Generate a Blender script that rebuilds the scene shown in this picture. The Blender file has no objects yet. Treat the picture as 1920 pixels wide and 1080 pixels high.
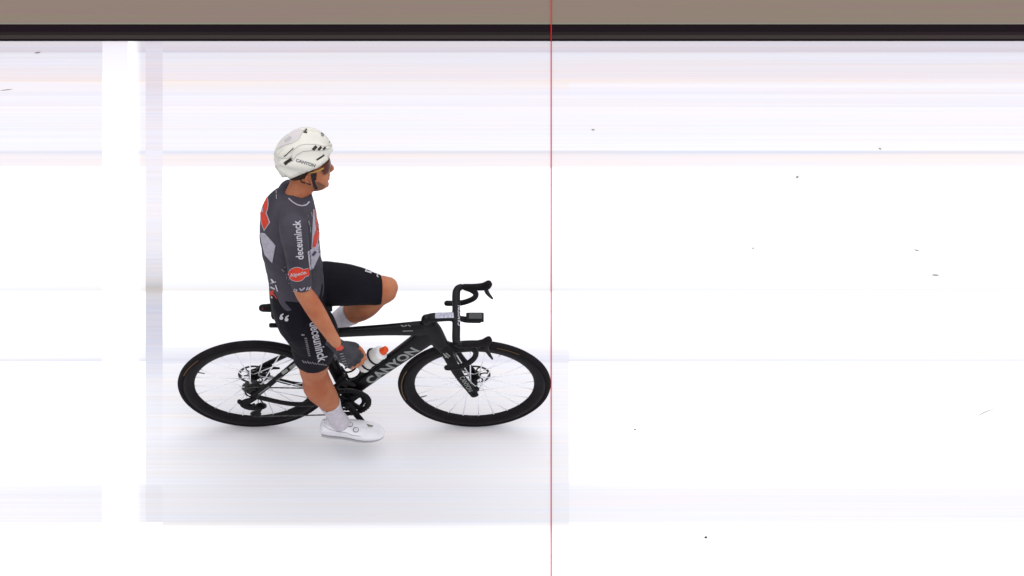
import bpy, bmesh, math, random
from mathutils import Vector, Matrix, noise
from mathutils.bvhtree import BVHTree
random.seed(7)
R = math.radians
V = Vector
scene = bpy.context.scene
COL = scene.collection

# ------------------------------------------------------------------ camera, sky, sun
ELEV = R(56.84)                       # the finish camera looks down this steeply
SE, CE = math.sin(ELEV), math.cos(ELEV)
S = 422.0                             # pixels of the photograph per metre
VIEW = V((0, CE, -SE)); UP = V((0, SE, CE)); RIGHT = V((1, 0, 0))
GY = 797.5                            # photo row of the bicycle's ground line
cam_d = bpy.data.cameras.new("camera"); cam = bpy.data.objects.new("camera", cam_d); COL.objects.link(cam)
cam_d.type = 'ORTHO'; cam_d.ortho_scale = 1920.0 / S
cam.location = V((0, (GY - 540) / (S * SE), 0)) - VIEW * 12
cam.rotation_euler = (math.pi / 2 - ELEV, 0, 0)
cam_d.clip_end = 500
scene.camera = cam

SUN_EL, SUN_AZ = R(82), R(20)         # high, from beyond the bicycle and a little to the right
w = bpy.data.worlds.new("World"); scene.world = w; w.use_nodes = True
nt = w.node_tree; bg = nt.nodes['Background']
sky = nt.nodes.new('ShaderNodeTexSky'); sky.sky_type = 'NISHITA'; sky.sun_disc = False
sky.sun_elevation = SUN_EL; sky.sun_rotation = SUN_AZ
sky.air_density = 1.0; sky.dust_density = 1.0; sky.ozone_density = 0.6
hs = nt.nodes.new('ShaderNodeHueSaturation'); hs.inputs['Saturation'].default_value = 0.12
nt.links.new(sky.outputs[0], hs.inputs['Color']); nt.links.new(hs.outputs[0], bg.inputs[0])
bg.inputs[1].default_value = 0.15
sun_d = bpy.data.lights.new("sun", 'SUN'); sun = bpy.data.objects.new("sun", sun_d); COL.objects.link(sun)
sun_d.energy = 0.5; sun_d.angle = R(70); sun_d.color = (1.0, 0.965, 0.92)
sd = V((math.sin(SUN_AZ) * math.cos(SUN_EL), math.cos(SUN_AZ) * math.cos(SUN_EL), math.sin(SUN_EL)))
sun.rotation_euler = sd.to_track_quat('Z', 'Y').to_euler()
scene.view_settings.view_transform = 'Standard'; scene.view_settings.look = 'None'
scene.view_settings.exposure = 1.49; scene.view_settings.gamma = 1
scene.view_settings.use_curve_mapping = False

# ------------------------------------------------------------------ helpers
def P(px, py, Y=0.0):
    """world point seen at photo pixel (px,py) that lies at depth Y"""
    return V(((px - 960) / S, Y, ((GY - py) / S - Y * SE) / CE))
def PY(py): return (GY - py) / (S * SE)
def PX(px): return (px - 960) / S
def lin(c): return tuple(((x / 255) / 12.92 if x / 255 <= .04045 else ((x / 255 + .055) / 1.055) ** 2.4) for x in c)

def mat(name, col, rough=.6, coat=0, spec=.07, metal=0, var=0.0, vscale=40, bump=0, bscale=200, trans=0, alpha=1, sheen=0, sss=0, col2=None):
    col = tuple(c * .62 for c in col)
    if col2: col2 = tuple(c * .62 for c in col2)
    m = bpy.data.materials.new(name); m.use_nodes = True; n = m.node_tree; b = n.nodes['Principled BSDF']
    b.inputs['Base Color'].default_value = (*col, 1); b.inputs['Roughness'].default_value = rough
    b.inputs['Metallic'].default_value = metal; b.inputs['Coat Weight'].default_value = coat
    b.inputs['Specular IOR Level'].default_value = spec
    b.inputs['Transmission Weight'].default_value = trans; b.inputs['Sheen Weight'].default_value = sheen
    if sss:
        b.inputs['Subsurface Weight'].default_value = sss; b.inputs['Subsurface Radius'].default_value = (.6, .25, .12)
        b.inputs['Subsurface Scale'].default_value = .012
    if var or col2:
        tc = n.nodes.new('ShaderNodeTexCoord'); no = n.nodes.new('ShaderNodeTexNoise'); no.inputs['Scale'].default_value = vscale
        no.inputs['Detail'].default_value = 5
        n.links.new(tc.outputs['Object'], no.inputs['Vector'])
        mx = n.nodes.new('ShaderNodeMix'); mx.data_type = 'RGBA'
        c2 = col2 or tuple(min(1, x * (1 + var)) for x in col); c1 = col if col2 else tuple(x * (1 - var) for x in col)
        mr = n.nodes.new('ShaderNodeMapRange'); mr.inputs[1].default_value = .35; mr.inputs[2].default_value = .65
        n.links.new(no.outputs[0], mr.inputs[0]); n.links.new(mr.outputs[0], mx.inputs['Factor'])
        mx.inputs['A'].default_value = (*c1, 1); mx.inputs['B'].default_value = (*c2, 1)
        n.links.new(mx.outputs['Result'], b.inputs['Base Color'])
    if bump:
        tc = n.nodes.new('ShaderNodeTexCoord'); no = n.nodes.new('ShaderNodeTexNoise'); no.inputs['Scale'].default_value = bscale
        n.links.new(tc.outputs['Object'], no.inputs['Vector'])
        bp = n.nodes.new('ShaderNodeBump'); bp.inputs['Strength'].default_value = bump; bp.inputs['Distance'].default_value = .002
        n.links.new(no.outputs[0], bp.inputs['Height']); n.links.new(bp.outputs[0], b.inputs['Normal'])
    return m

M = dict(
    carbon=mat('carbon', (.0040, .0034, .0046), .36, coat=.04, var=.3, vscale=30),
    rubber=mat('rubber', (.0075, .0062, .0075), .75, var=.25, vscale=25, bump=.3, bscale=300),
    rim=mat('rim_carbon', (.006, .0048, .006), .45, coat=0, var=.3, vscale=30),
    black=mat('black_plastic', (.007, .0065, .008), .5, var=.2),
    steel=mat('dark_steel', (.09, .085, .08), .35, metal=.9, var=.3, vscale=90),
    chain=mat('chain_steel', (.06, .058, .056), .4, metal=.8, var=.4, vscale=200),
    spoke=mat('spoke', (.95, .95, 1.0), .6),
    skin=mat('skin', (.40, .160, .085), .5, col2=(.33, .098, .046), vscale=9, bump=.25, bscale=260, sss=.15),
    facehair=mat('stubble', (.10, .05, .03), .8),
    jersey=mat('jersey_cloth', (.047, .042, .055), .72, sheen=0, var=.22, vscale=5, bump=.3, bscale=120),
    shorts=mat('shorts_cloth', (.0038, .0030, .0066), .7, sheen=0, var=.3, vscale=9, bump=.25, bscale=120),
    white=mat('print_white', (.42, .40, .44), .6, var=.08, vscale=60),
    pale=mat('print_pale', (.34, .315, .37), .6, var=.12, vscale=60),
    grey=mat('print_grey', (.17, .16, .17), .6, var=.2, vscale=80),
    red=mat('print_red', (.50, .040, .020), .6, var=.12, vscale=40),
    darkprint=mat('print_dark', (.05, .045, .09), .6),
    decal=mat('frame_lettering', (.24, .25, .24), .45, var=.15, vscale=40),
    helmet=mat('helmet_white', (.62, .60, .54), .26, coat=.15, var=.03, vscale=10),
    helmet2=mat('helmet_panel', (.56, .515, .52), .4),
    liner=mat('helmet_liner', (.035, .032, .035), .8),
    slot=mat('vent_shade', (.045, .036, .03), .8),
    hgroove=mat('helmet_groove', (.36, .345, .33), .6),
    strap=mat('strap', (.022, .022, .028), .8),
    hair=mat('hair', (.035, .02, .014), .7, var=.4, vscale=120, bump=1, bscale=300),
    lens=mat('lens', (.075, .017, .008), .3, coat=.1),
    glassarm=mat('glasses_arm', (.42, .25, .07), .4),
    glove=mat('glove_cloth', (.038, .037, .044), .75, var=.25, vscale=25, bump=.4, bscale=150),
    sock=mat('sock', (.52, .48, .53), .85, var=.08, vscale=50, bump=.6, bscale=220),
    shoe=mat('shoe_white', (.72, .70, .74), .38, coat=.2, var=.04, vscale=30),
    shoeline=mat('shoe_line', (.22, .21, .22), .6),
    sole=mat('sole', (.42, .41, .43), .6),
    bottle=mat('bottle_plastic', (.62, .60, .58), .3, var=.08, vscale=18, sss=.1),
    bottlecap=mat('bottle_collar', (.78, .77, .78), .35),
    nozzle=mat('nozzle', (.80, .09, .02), .4),
    gold=mat('tyre_label', (.13, .07, .03), .6),
    screen=mat('screen', (.02, .024, .024), .15, coat=.3),
    sticker=mat('sticker', (.36, .36, .44), .5, var=.35, vscale=160),
    debris=mat('debris', (.22, .20, .17), .8, var=.4, vscale=400),
    debrisg=mat('debris_grey', (.30, .29, .28), .8, var=.3, vscale=300),
    stem=mat('dry_stem', (.42, .40, .38), .8, var=.1, vscale=200),
    redline=mat('red_line', lin((196, 6, 24)), .6),
)

def tag(o, label=None, cat=None, group=None, kind=None):
    if label: o['label'] = label
    if cat: o['category'] = cat
    if group: o['group'] = group
    if kind: o['kind'] = kind
    return o
ROOTLOC = {}
def empty(name, loc):
    o = bpy.data.objects.new(name, None); COL.objects.link(o); o.location = loc; o.empty_display_size = .1
    ROOTLOC[o.name] = V(loc); return o
def link(name, me, m, parent=None, smooth=True):
    if isinstance(me, bmesh.types.BMesh):
        bm = me; me = bpy.data.meshes.new(name); bmesh.ops.recalc_face_normals(bm, faces=bm.faces); bm.to_mesh(me); bm.free()
    me.name = name
    me.materials.clear(); me.materials.append(m)
    for p in me.polygons: p.use_smooth = smooth
    o = bpy.data.objects.new(name, me); COL.objects.link(o)
    if parent:
        r = parent
        while r.parent: r = r.parent
        loc = ROOTLOC.get(r.name, V((0, 0, 0)))
        me.transform(Matrix.Translation(-loc)); o.parent = parent
    return o
def root_of(o):
    while o.parent: o = o.parent
    return ROOTLOC.get(o.name, V((0, 0, 0)))

def superell(a, n, ex):
    c, s = math.cos(a), math.sin(a)
    return (math.copysign(abs(c) ** (2 / ex), c), math.copysign(abs(s) ** (2 / ex), s))
def rings(bm, rs, n=20, closed=False, ex=2.0):
    """rs: list of (centre, a_vec, b_vec)"""
    L = []
    for c, a, b in rs:
        L.append([bm.verts.new(c + a * u + b * v) for u, v in (superell(2 * math.pi * i / n, n, ex) for i in range(n))])
    for k in range(len(L) - 1 + (1 if closed else 0)):
        A, B = L[k], L[(k + 1) % len(L)]
        for i in range(n): bm.faces.new((A[i], A[(i + 1) % n], B[(i + 1) % n], B[i]))
    if not closed:
        bm.faces.new(L[0][::-1]); bm.faces.new(L[-1])
    return L
def catmull(pts, k=4):
    if len(pts) < 3: return [pts[0].lerp(pts[1], i / (2 * k)) for i in range(2 * k + 1)] if len(pts) == 2 else pts
    q = [2 * pts[0] - pts[1]] + list(pts) + [2 * pts[-1] - pts[-2]]; out = []
    for i in range(1, len(q) - 2):
        p0, p1, p2, p3 = q[i - 1:i + 3]
        for j in range(k):
            t = j / k
            out.append(.5 * ((2 * p1) + (p2 - p0) * t + (2 * p0 - 5 * p1 + 4 * p2 - p3) * t * t + (3 * p1 - p0 - 3 * p2 + p3) * t ** 3))
    out.append(pts[-1]); return out
def limb(bm, pts, rad, ref=V((0, 1, 0)), n=16, caps=True, k=4, ex=2.0):
    """tube through pts; rad: list of r or (r_along_ref, r_other)"""
    rad = [(r, r) if not isinstance(r, tuple) else r for r in rad]
    W = catmull([V((*p, 0)) if False else p for p in pts], k)
    RR = catmull([V((a, b, 0)) for a, b in rad], k)
    out = []
    for i, p in enumerate(W):
        t = (W[min(i + 1, len(W) - 1)] - W[max(i - 1, 0)]).normalized()
        b = t.cross(ref)
        if b.length < 1e-3: b = t.cross(V((1, 0, 0)))
        b.normalize(); a = b.cross(t).normalized()
        out.append((p, a, b, RR[i].x, RR[i].y, t))
    rs = []
    if caps:
        p, a, b, ra, rb, t = out[0]
        for s, c in ((1, .12), (.87, .5), (.5, .87)): rs.append((p - t * min(ra, rb) * s, a * ra * c, b * rb * c))
    for p, a, b, ra, rb, t in out: rs.append((p, a * ra, b * rb))
    if caps:
        p, a, b, ra, rb, t = out[-1]
        for s, c in ((.5, .87), (.87, .5), (1, .12)): rs.append((p + t * min(ra, rb) * s, a * ra * c, b * rb * c))
    rings(bm, rs, n, ex=ex)
def box(bm, c, sx, sy, sz, X=V((1, 0, 0)), Y=V((0, 1, 0)), Z=V((0, 0, 1)), bev=.2):
    """bevelled box through a superelliptic loft along X"""
    rs = []
    for f, g in ((-1, 1 - bev), (-1 + bev * .5, 1), (1 - bev * .5, 1), (1, 1 - bev)):
        rs.append((c + X * sx / 2 * f, Y * sy / 2 * g, Z * sz / 2 * g))
    rings(bm, rs, 20, ex=7)
def cyl(bm, c, ax, r, h, n=24, r2=None):
    ax = ax.normalized(); ref = V((0, 0, 1)) if abs(ax.z) < .9 else V((1, 0, 0))
    a = ax.cross(ref).normalized(); b = ax.cross(a)
    r2 = r if r2 is None else r2
    rings(bm, [(c - ax * h / 2, a * r, b * r), (c + ax * h / 2, a * r2, b * r2)], n)
def ellipsoid(bm, c, a, b, cc, n=24, m=14):
    rs = []
    for i in range(1, m):
        th = math.pi * i / m
        rs.append((c + cc * math.cos(th), a * math.sin(th), b * math.sin(th)))
    rings(bm, rs, n)
def remesh(bm, vox, it=3, fac=.5):
    me = bpy.data.meshes.new('tmp'); bmesh.ops.recalc_face_normals(bm, faces=bm.faces); bm.to_mesh(me); bm.free()
    o = bpy.data.objects.new('tmp', me); COL.objects.link(o)
    r = o.modifiers.new('r', 'REMESH'); r.mode = 'VOXEL'; r.voxel_size = vox; r.adaptivity = 0
    if it:
        s = o.modifiers.new('s', 'SMOOTH'); s.iterations = it; s.factor = fac
    dg = bpy.context.evaluated_depsgraph_get()
    out = bpy.data.meshes.new_from_object(o.evaluated_get(dg))
    bpy.data.objects.remove(o); bpy.data.meshes.remove(me)
    return out
def tree(*objs):
    vs, fs = [], []
    for o in objs:
        off = root_of(o) if o.parent else V((0, 0, 0)); b = len(vs)
        vs += [v.co + off for v in o.data.vertices]; fs += [tuple(b + i for i in p.vertices) for p in o.data.polygons]
    return BVHTree.FromPolygons(vs, fs)
def subdiv_long(bm, L):
    for _ in range(6):
        bmesh.ops.triangulate(bm, faces=bm.faces)
        e = [x for x in bm.edges if x.calc_length() > L]
        if not e: break
        bmesh.ops.subdivide_edges(bm, edges=e, cuts=1)
    bmesh.ops.triangulate(bm, faces=bm.faces)
def project(bm, T, d, off, maxd=30):
    """lay a flat sheet onto the surface T along d"""
    kill = []
    for v in bm.verts:
        hit, nrm, idx, dist = T.ray_cast(v.co - d * 4, d, maxd)
        if hit is None: kill.append(v)
        else:
            if nrm.dot(d) > 0: nrm = -nrm
            v.co = hit + nrm * off
    if kill: bmesh.ops.delete(bm, geom=kill, context='VERTS')
    bm2 = [f for f in bm.faces if max(e.calc_length() for e in f.edges) > .03]
    if bm2: bmesh.ops.delete(bm, geom=bm2, context='FACES')
def flat(pts, W):
    bm = bmesh.new(); bm.faces.new([bm.verts.new(W(p)) for p in pts]); return bm
def scr(p, Y=0): return P(p[0], p[1], Y)
def patch(name, pts, T, m, parent, off=.0022, L=.007):
    """printed patch outlined by photo pixels, laid on a surface seen from the camera side"""
    bm = flat(pts, scr); subdiv_long(bm, L); project(bm, T, VIEW, off)
    return link(name, bm, m, parent)
def ell(cx, cy, rx, ry, rot=0, n=20):
    c, s = math.cos(R(rot)), math.sin(R(rot))
    return [(cx + rx * math.cos(a) * c - ry * math.sin(a) * s, cy + rx * math.cos(a) * s + ry * math.sin(a) * c) for a in (2 * math.pi * i / n for i in range(n))]
def strokepoly(a, b, wd):
    dx, dy = b[0] - a[0], b[1] - a[1]; l = math.hypot(dx, dy); nx, ny = -dy / l * wd / 2, dx / l * wd / 2
    return [(a[0] + nx, a[1] + ny), (b[0] + nx, b[1] + ny), (b[0] - nx, b[1] - ny), (a[0] - nx, a[1] - ny)]
def strokes(name, segs, T, m, parent, off=.0022):
    out = bmesh.new()
    for a, b, wd in segs:
        bm = flat(strokepoly(a, b, wd), scr); subdiv_long(bm, .007); project(bm, T, VIEW, off)
        me = bpy.data.meshes.new('t'); bm.to_mesh(me); bm.free(); out.from_mesh(me); bpy.data.meshes.remove(me)
    return tag(link(name, out, m, parent), kind='stuff' if len(segs) > 1 else None)
def polyline(name, pts, wd, T, m, parent, off=.002):
    return strokes(name, [(pts[i], pts[i + 1], wd) for i in range(len(pts) - 1)], T, m, parent, off)
def textbm(s, bold=.0, shear=0, space=1.0):
    c = bpy.data.curves.new('t', 'FONT'); c.body = s; c.size = 1; c.offset = bold; c.shear = shear; c.space_character = space
    c.align_x = 'CENTER'; c.align_y = 'CENTER'; c.resolution_u = 3
    o = bpy.data.objects.new('t', c); COL.objects.link(o); dg = bpy.context.evaluated_depsgraph_get()
    me = bpy.data.meshes.new_from_object(o.evaluated_get(dg)); bm = bmesh.new(); bm.from_mesh(me)
    bpy.data.objects.remove(o); bpy.data.curves.remove(c); bpy.data.meshes.remove(me)
    xs = [v.co.x for v in bm.verts]; ys = [v.co.y for v in bm.verts]
    cx, cy, wx, wy = (min(xs) + max(xs)) / 2, (min(ys) + max(ys)) / 2, max(xs) - min(xs), max(ys) - min(ys)
    for v in bm.verts: v.co = V(((v.co.x - cx) / wx, (v.co.y - cy) / wy, 0))
    return bm
def lettering(s, O, ux, uy, length, height, T, d, m, parent, off=.002, bold=.02, L=.008, name='lettering', shear=0):
    bm = textbm(s, bold, shear)
    for v in bm.verts: v.co = O + ux * v.co.x * length + uy * v.co.y * height
    subdiv_long(bm, L); project(bm, T, d, off)
    return link(name, bm, m, parent)
def scrdir(dx, dy):                    # photo pixel direction (y down) -> unit world vector in the view plane
    v = RIGHT * dx - UP * dy; return v.normalized()

# ------------------------------------------------------------------ the road, kerb and pavement
KW = .464
def road_mat(name, rows, streak=.045, scuff=1.0, xfade=None):
    m = bpy.data.materials.new(name); m.use_nodes = True; n = m.node_tree; b = n.nodes['Principled BSDF']
    b.inputs['Roughness'].default_value = .85; b.inputs['Specular IOR Level'].default_value = .1
    g = n.nodes.new('ShaderNodeNewGeometry'); sp = n.nodes.new('ShaderNodeSeparateXYZ'); n.links.new(g.outputs['Position'], sp.inputs[0])
    mr = n.nodes.new('ShaderNodeMapRange'); mr.inputs[1].default_value = PY(77); mr.inputs[2].default_value = PY(1080)
    n.links.new(sp.outputs['Y'], mr.inputs[0])
    cr = n.nodes.new('ShaderNodeValToRGB'); el = cr.color_ramp.elements
    rows = sorted(rows); first = True
    def al(c): return (*([.66] * 3 if c[0] == 256 else [.80] * 3 if min(c) >= 254 else [x2 * KW for x2 in lin(c)]), 1)
    while len(el) > 1: el.remove(el[0])
    for i, (y, c) in enumerate(rows):
        pos = min(1, max(0, (y - 77) / (1080 - 77)))
        e = el[0] if i == 0 else el.new(pos)
        e.position = pos; e.color = al(c)
    n.links.new(mr.outputs[0], cr.inputs[0])
    # long thin streaks left by years of tyres and brooms
    mp = n.nodes.new('ShaderNodeMapping'); mp.inputs['Scale'].default_value = (.25, 130, 1)
    n.links.new(g.outputs['Position'], mp.inputs[0])
    no = n.nodes.new('ShaderNodeTexNoise'); no.inputs['Scale'].default_value = 1; no.inputs['Detail'].default_value = 4
    n.links.new(mp.outputs[0], no.inputs['Vector'])
    hsv = n.nodes.new('ShaderNodeMix'); hsv.data_type = 'RGBA'; hsv.blend_type = 'MULTIPLY'; hsv.inputs['Factor'].default_value = 1
    mr2 = n.nodes.new('ShaderNodeMapRange'); mr2.inputs[1].default_value = .3; mr2.inputs[2].default_value = .7
    mr2.inputs[3].default_value = 1 - streak; mr2.inputs[4].default_value = 1 + streak
    n.links.new(no.outputs[0], mr2.inputs[0])
    mp3 = n.nodes.new('ShaderNodeMapping'); mp3.inputs['Scale'].default_value = (.8, 30, 1); n.links.new(g.outputs['Position'], mp3.inputs[0])
    no3 = n.nodes.new('ShaderNodeTexNoise'); no3.inputs['Scale'].default_value = 1; n.links.new(mp3.outputs[0], no3.inputs['Vector'])
    tint = n.nodes.new('ShaderNodeMix'); tint.data_type = 'RGBA'; tint.inputs['A'].default_value = (1.01, .98, .965, 1); tint.inputs['B'].default_value = (.975, .985, 1.02, 1)
    mr4 = n.nodes.new('ShaderNodeMapRange'); mr4.inputs[1].default_value = .4; mr4.inputs[2].default_value = .6; n.links.new(no3.outputs[0], mr4.inputs[0])
    n.links.new(mr4.outputs[0], tint.inputs['Factor'])
    n.links.new(cr.outputs[0], hsv.inputs['A']); n.links.new(mr2.outputs[0], hsv.inputs['B'])
    m2 = n.nodes.new('ShaderNodeMix'); m2.data_type = 'RGBA'; m2.blend_type = 'MULTIPLY'; m2.inputs['Factor'].default_value = 1
    n.links.new(hsv.outputs['Result'], m2.inputs['A']); n.links.new(tint.outputs['Result'], m2.inputs['B'])
    # thin scuffed lines that take the edge off the brightest paint
    mp5 = n.nodes.new('ShaderNodeMapping'); mp5.inputs['Scale'].default_value = (.12, 46, 1); mp5.inputs['Location'].default_value = (3.1, 7.7, 0); n.links.new(g.outputs['Position'], mp5.inputs[0])
    no5 = n.nodes.new('ShaderNodeTexNoise'); no5.inputs['Scale'].default_value = 1; no5.inputs['Detail'].default_value = 6; no5.inputs['Roughness'].default_value = .75; n.links.new(mp5.outputs[0], no5.inputs['Vector'])
    mr5 = n.nodes.new('ShaderNodeMapRange'); mr5.inputs[1].default_value = .54; mr5.inputs[2].default_value = .72; mr5.inputs[3].default_value = .62; mr5.inputs[4].default_value = .425
    n.links.new(no5.outputs[0], mr5.inputs[0])
    cb = n.nodes.new('ShaderNodeCombineColor')
    for k, off_ in enumerate((0, -.006, .012)):
        ad = n.nodes.new('ShaderNodeMath'); ad.operation = 'ADD'; ad.inputs[1].default_value = off_; n.links.new(mr5.outputs[0], ad.inputs[0]); n.links.new(ad.outputs[0], cb.inputs[k])
    dk = n.nodes.new('ShaderNodeMix'); dk.data_type = 'RGBA'; dk.blend_type = 'DARKEN'; dk.inputs['Factor'].default_value = scuff
    n.links.new(m2.outputs['Result'], dk.inputs['A']); n.links.new(cb.outputs[0], dk.inputs['B'])
    n.links.new(dk.outputs['Result'], b.inputs['Base Color'])
    if xfade:                                  # bright strip's exposure falloff blended into the road colour
        xr = n.nodes.new('ShaderNodeMapRange'); xr.interpolation_type = 'SMOOTHSTEP'; xr.inputs[1].default_value = PX(xfade[0]); xr.inputs[2].default_value = PX(xfade[1])
        n.links.new(sp.outputs['X'], xr.inputs[0])
        xm = n.nodes.new('ShaderNodeMix'); xm.data_type = 'RGBA'; xm.inputs['A'].default_value = (.62, .62, .62, 1); n.links.new(xr.outputs[0], xm.inputs['Factor'])
        n.links.new(dk.outputs['Result'], xm.inputs['B']); n.links.new(xm.outputs['Result'], b.inputs['Base Color'])
    return m
WH = (255, 255, 255)
TOP = [(77, (230, 225, 231)), (98.5, (216, 208, 216)), (100.5, (232, 231, 238)), (138, (238, 230, 233)),
       (148, (240, 232, 236)), (150, (236, 214, 206)), (152, (247, 238, 234)), (158, (246, 243, 251)), (174, (243, 239, 245)), (176, (236, 231, 237)), (178, (246, 243, 249)), (198, (244, 240, 246)), (200, (238, 234, 240)), (202, (249, 246, 252)),
       (240, (246, 244, 248)), (282, (250, 249, 253)), (284, (222, 226, 238)), (292, (249, 239, 237)), (314, (249, 245, 248)), (319, WH)]
LOW = [(540, (252, 252, 252)), (546, (241, 240, 238)), (551, WH), (672, (251, 251, 254)), (677, (231, 232, 240)), (680, WH)]
BOT = [(902, (255, 255, 255)), (908, (253, 253, 255)), (925, (248, 246, 251)), (978, (248, 247, 250)), (981, (239, 240, 244)), (984, WH)]
m_base = road_mat('road_white_paint', TOP + LOW + BOT)  # near-white bands carry the scan camera's exposure in the road colour
m_fade = road_mat('road_exposure_fade', TOP + LOW + BOT, xfade=(240, 268))
m_bright = road_mat('road_exposure_bright', [(77, (248, 242, 247)), (140, (253, 251, 252)), (160, WH), (1080, WH)], .01, 0.0)  # whiter strip: brighter scan exposure put into the road colour
m_column = road_mat('road_exposure_column', [(77, (224, 218, 228)), (150, (226, 218, 224)), (240, (240, 235, 243)), (400, (246, 243, 248)), (470, (238, 235, 241)), (520, (222, 220, 224)),  # grey column: darker scan exposure put into the road colour
       (540, (200, 196, 193)), (556, (217, 214, 217)), (575, (212, 212, 222)), (640, (219, 218, 229)), (690, (233, 233, 242)), (725, (247, 247, 252)), (905, (250, 249, 252)), (915, (240, 239, 244)), (978, (238, 237, 241)), (984, (254, 254, 254)), (1080, WH)])
m_panel = road_mat('road_exposure_panel', [(y, c) for y, c in TOP if y not in (158, 215, 122)] + [(540, (252, 252, 252)), (546, (240, 239, 238)), (551, (254, 254, 254)), (660, (250, 249, 254)),
       (677, (236, 236, 246)), (682, (253, 252, 255)), (795, (253, 251, 254)), (900, (250, 249, 252)), (912, (245, 244, 248)), (978, (239, 239, 243)), (984, (255, 253, 254)), (1040, WH)])  # exposure shade under the bike, put into the road colour, darker towards the near side
def sheet(name, x0, x1, y0, y1, z, m, nx=1):
    bm = bmesh.new()
    bm.faces.new([bm.verts.new(V(p)) for p in ((x0, y0, z), (x1, y0, z), (x1, y1, z), (x0, y1, z))])
    return tag(link(name, bm, m, None, False), kind='structure')
YK = PY(77)
for nm, a, b, m in (('road', -150, PX(192), m_base), ('exposure_band', PX(192), PX(240), m_bright), ('road', PX(240), PX(273), m_fade),
                    ('exposure_band', PX(273), PX(305), m_column), ('exposure_band', PX(305), PX(1067), m_panel), ('road', PX(1067), 150, m_base)):
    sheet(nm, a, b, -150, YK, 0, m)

# rubber kerb strip: rounded black lip, recessed face, dark foot
def extr(name, prof, m):
    bm = bmesh.new(); A = [bm.verts.new(V((-60, y, z))) for y, z in prof]; B = [bm.verts.new(V((60, y, z))) for y, z in prof]
    for i in range(len(prof) - 1): bm.faces.new((A[i], B[i], B[i + 1], A[i + 1]))
    return tag(link(name, bm, m, None, False), kind='structure')
def stripmat(name, c, var):
    m = mat(name, c, .9, var=0, spec=.04); n = m.node_tree; b = n.nodes['Principled BSDF']
    g = n.nodes.new('ShaderNodeNewGeometry'); mp = n.nodes.new('ShaderNodeMapping'); mp.inputs['Scale'].default_value = (.6, 60, 60)
    no = n.nodes.new('ShaderNodeTexNoise'); no.inputs['Scale'].default_value = 1; no.inputs['Detail'].default_value = 6
    n.links.new(g.outputs['Position'], mp.inputs[0]); n.links.new(mp.outputs[0], no.inputs['Vector'])
    mx = n.nodes.new('ShaderNodeMix'); mx.data_type = 'RGBA'; n.links.new(no.outputs[0], mx.inputs['Factor'])
    mx.inputs['A'].default_value = (c[0] * (1 + var), c[1] * (1 - var), c[2] * (1 + var * .6), 1); mx.inputs['B'].default_value = (c[0] * (1 - var * .4), c[1] * (1 + var), c[2] * (1 - var), 1)
    n.links.new(mx.outputs['Result'], b.inputs['Base Color']); return m
kd = stripmat('kerb_rubber_dark', (.005, .0032, .0048), .25); kg = stripmat('kerb_rubber_grey', (.027, .0235, .022), .18)
ya, yb, yc, yd = PY(77), PY(73), PY(60), PY(46)
def PYz(py, z): return ((GY - py) / S - z * CE) / SE
ZK = .022
extr('kerb_foot', [(PYz(77, 0), -.002), (PYz(77, 0), .004), (PYz(73, .006), .006)], kd)
extr('kerb_face', [(PYz(73, .006), .006), (PYz(66, ZK - .002), ZK - .002)], kg)
extr('kerb_shoulder', [(PYz(66, ZK - .002), ZK - .002), (PYz(60, ZK), ZK)], stripmat('kerb_rubber_mid', (.010, .0075, .0085), .2))
extr('kerb_top', [(PYz(60, ZK), ZK), (PYz(46, ZK), ZK)], kd)
pv = stripmat('pavement_tan', (.120, .097, .080), .15)
sheet('pavement', -150, 150, PYz(46, ZK), 200, ZK, pv)
sheet('pavement_edge_line', -60, 60, PYz(46, ZK), PYz(43.4, ZK), ZK + .003, stripmat('pavement_edge', (.12, .12, .093), .05))
# thin red timing-overlay line, added as a strip across road, kerb and pavement
lx = PX(1033.5); lw = .0021; e = .004
bm = bmesh.new(); prev = None
for y, z in ((-6, e), (PYz(77, 0) - .004, e), (PYz(77, 0) - .003, .008), (PYz(73, .006), .010), (PYz(66, ZK - .002), ZK + .002), (PYz(60, ZK), ZK + e + .002), (4, ZK + e + .002)):
    a, b = bm.verts.new(V((lx - lw, y, z))), bm.verts.new(V((lx + lw, y, z)))
    if prev: bm.faces.new((prev[0], prev[1], b, a))
    prev = (a, b)
tag(link('timing_line', bm, M['redline'], None, False), kind='structure')

# ------------------------------------------------------------------ bicycle
bike = empty('bicycle', (PX(683), 0, 0))
tag(bike, 'black racing bicycle with deep-section wheels carrying the rider in the white helmet', 'bicycle')
part = lambda name, bm, m, parent=None, **k: link(name, bm, m, parent or bike, **k)
HUBR = V((PX(476.5), 0, .34)); HUBF = V((PX(889.5), 0, .34)); BB = P(652, 737, 0)
NY = V((0, -1, 0))

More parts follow.
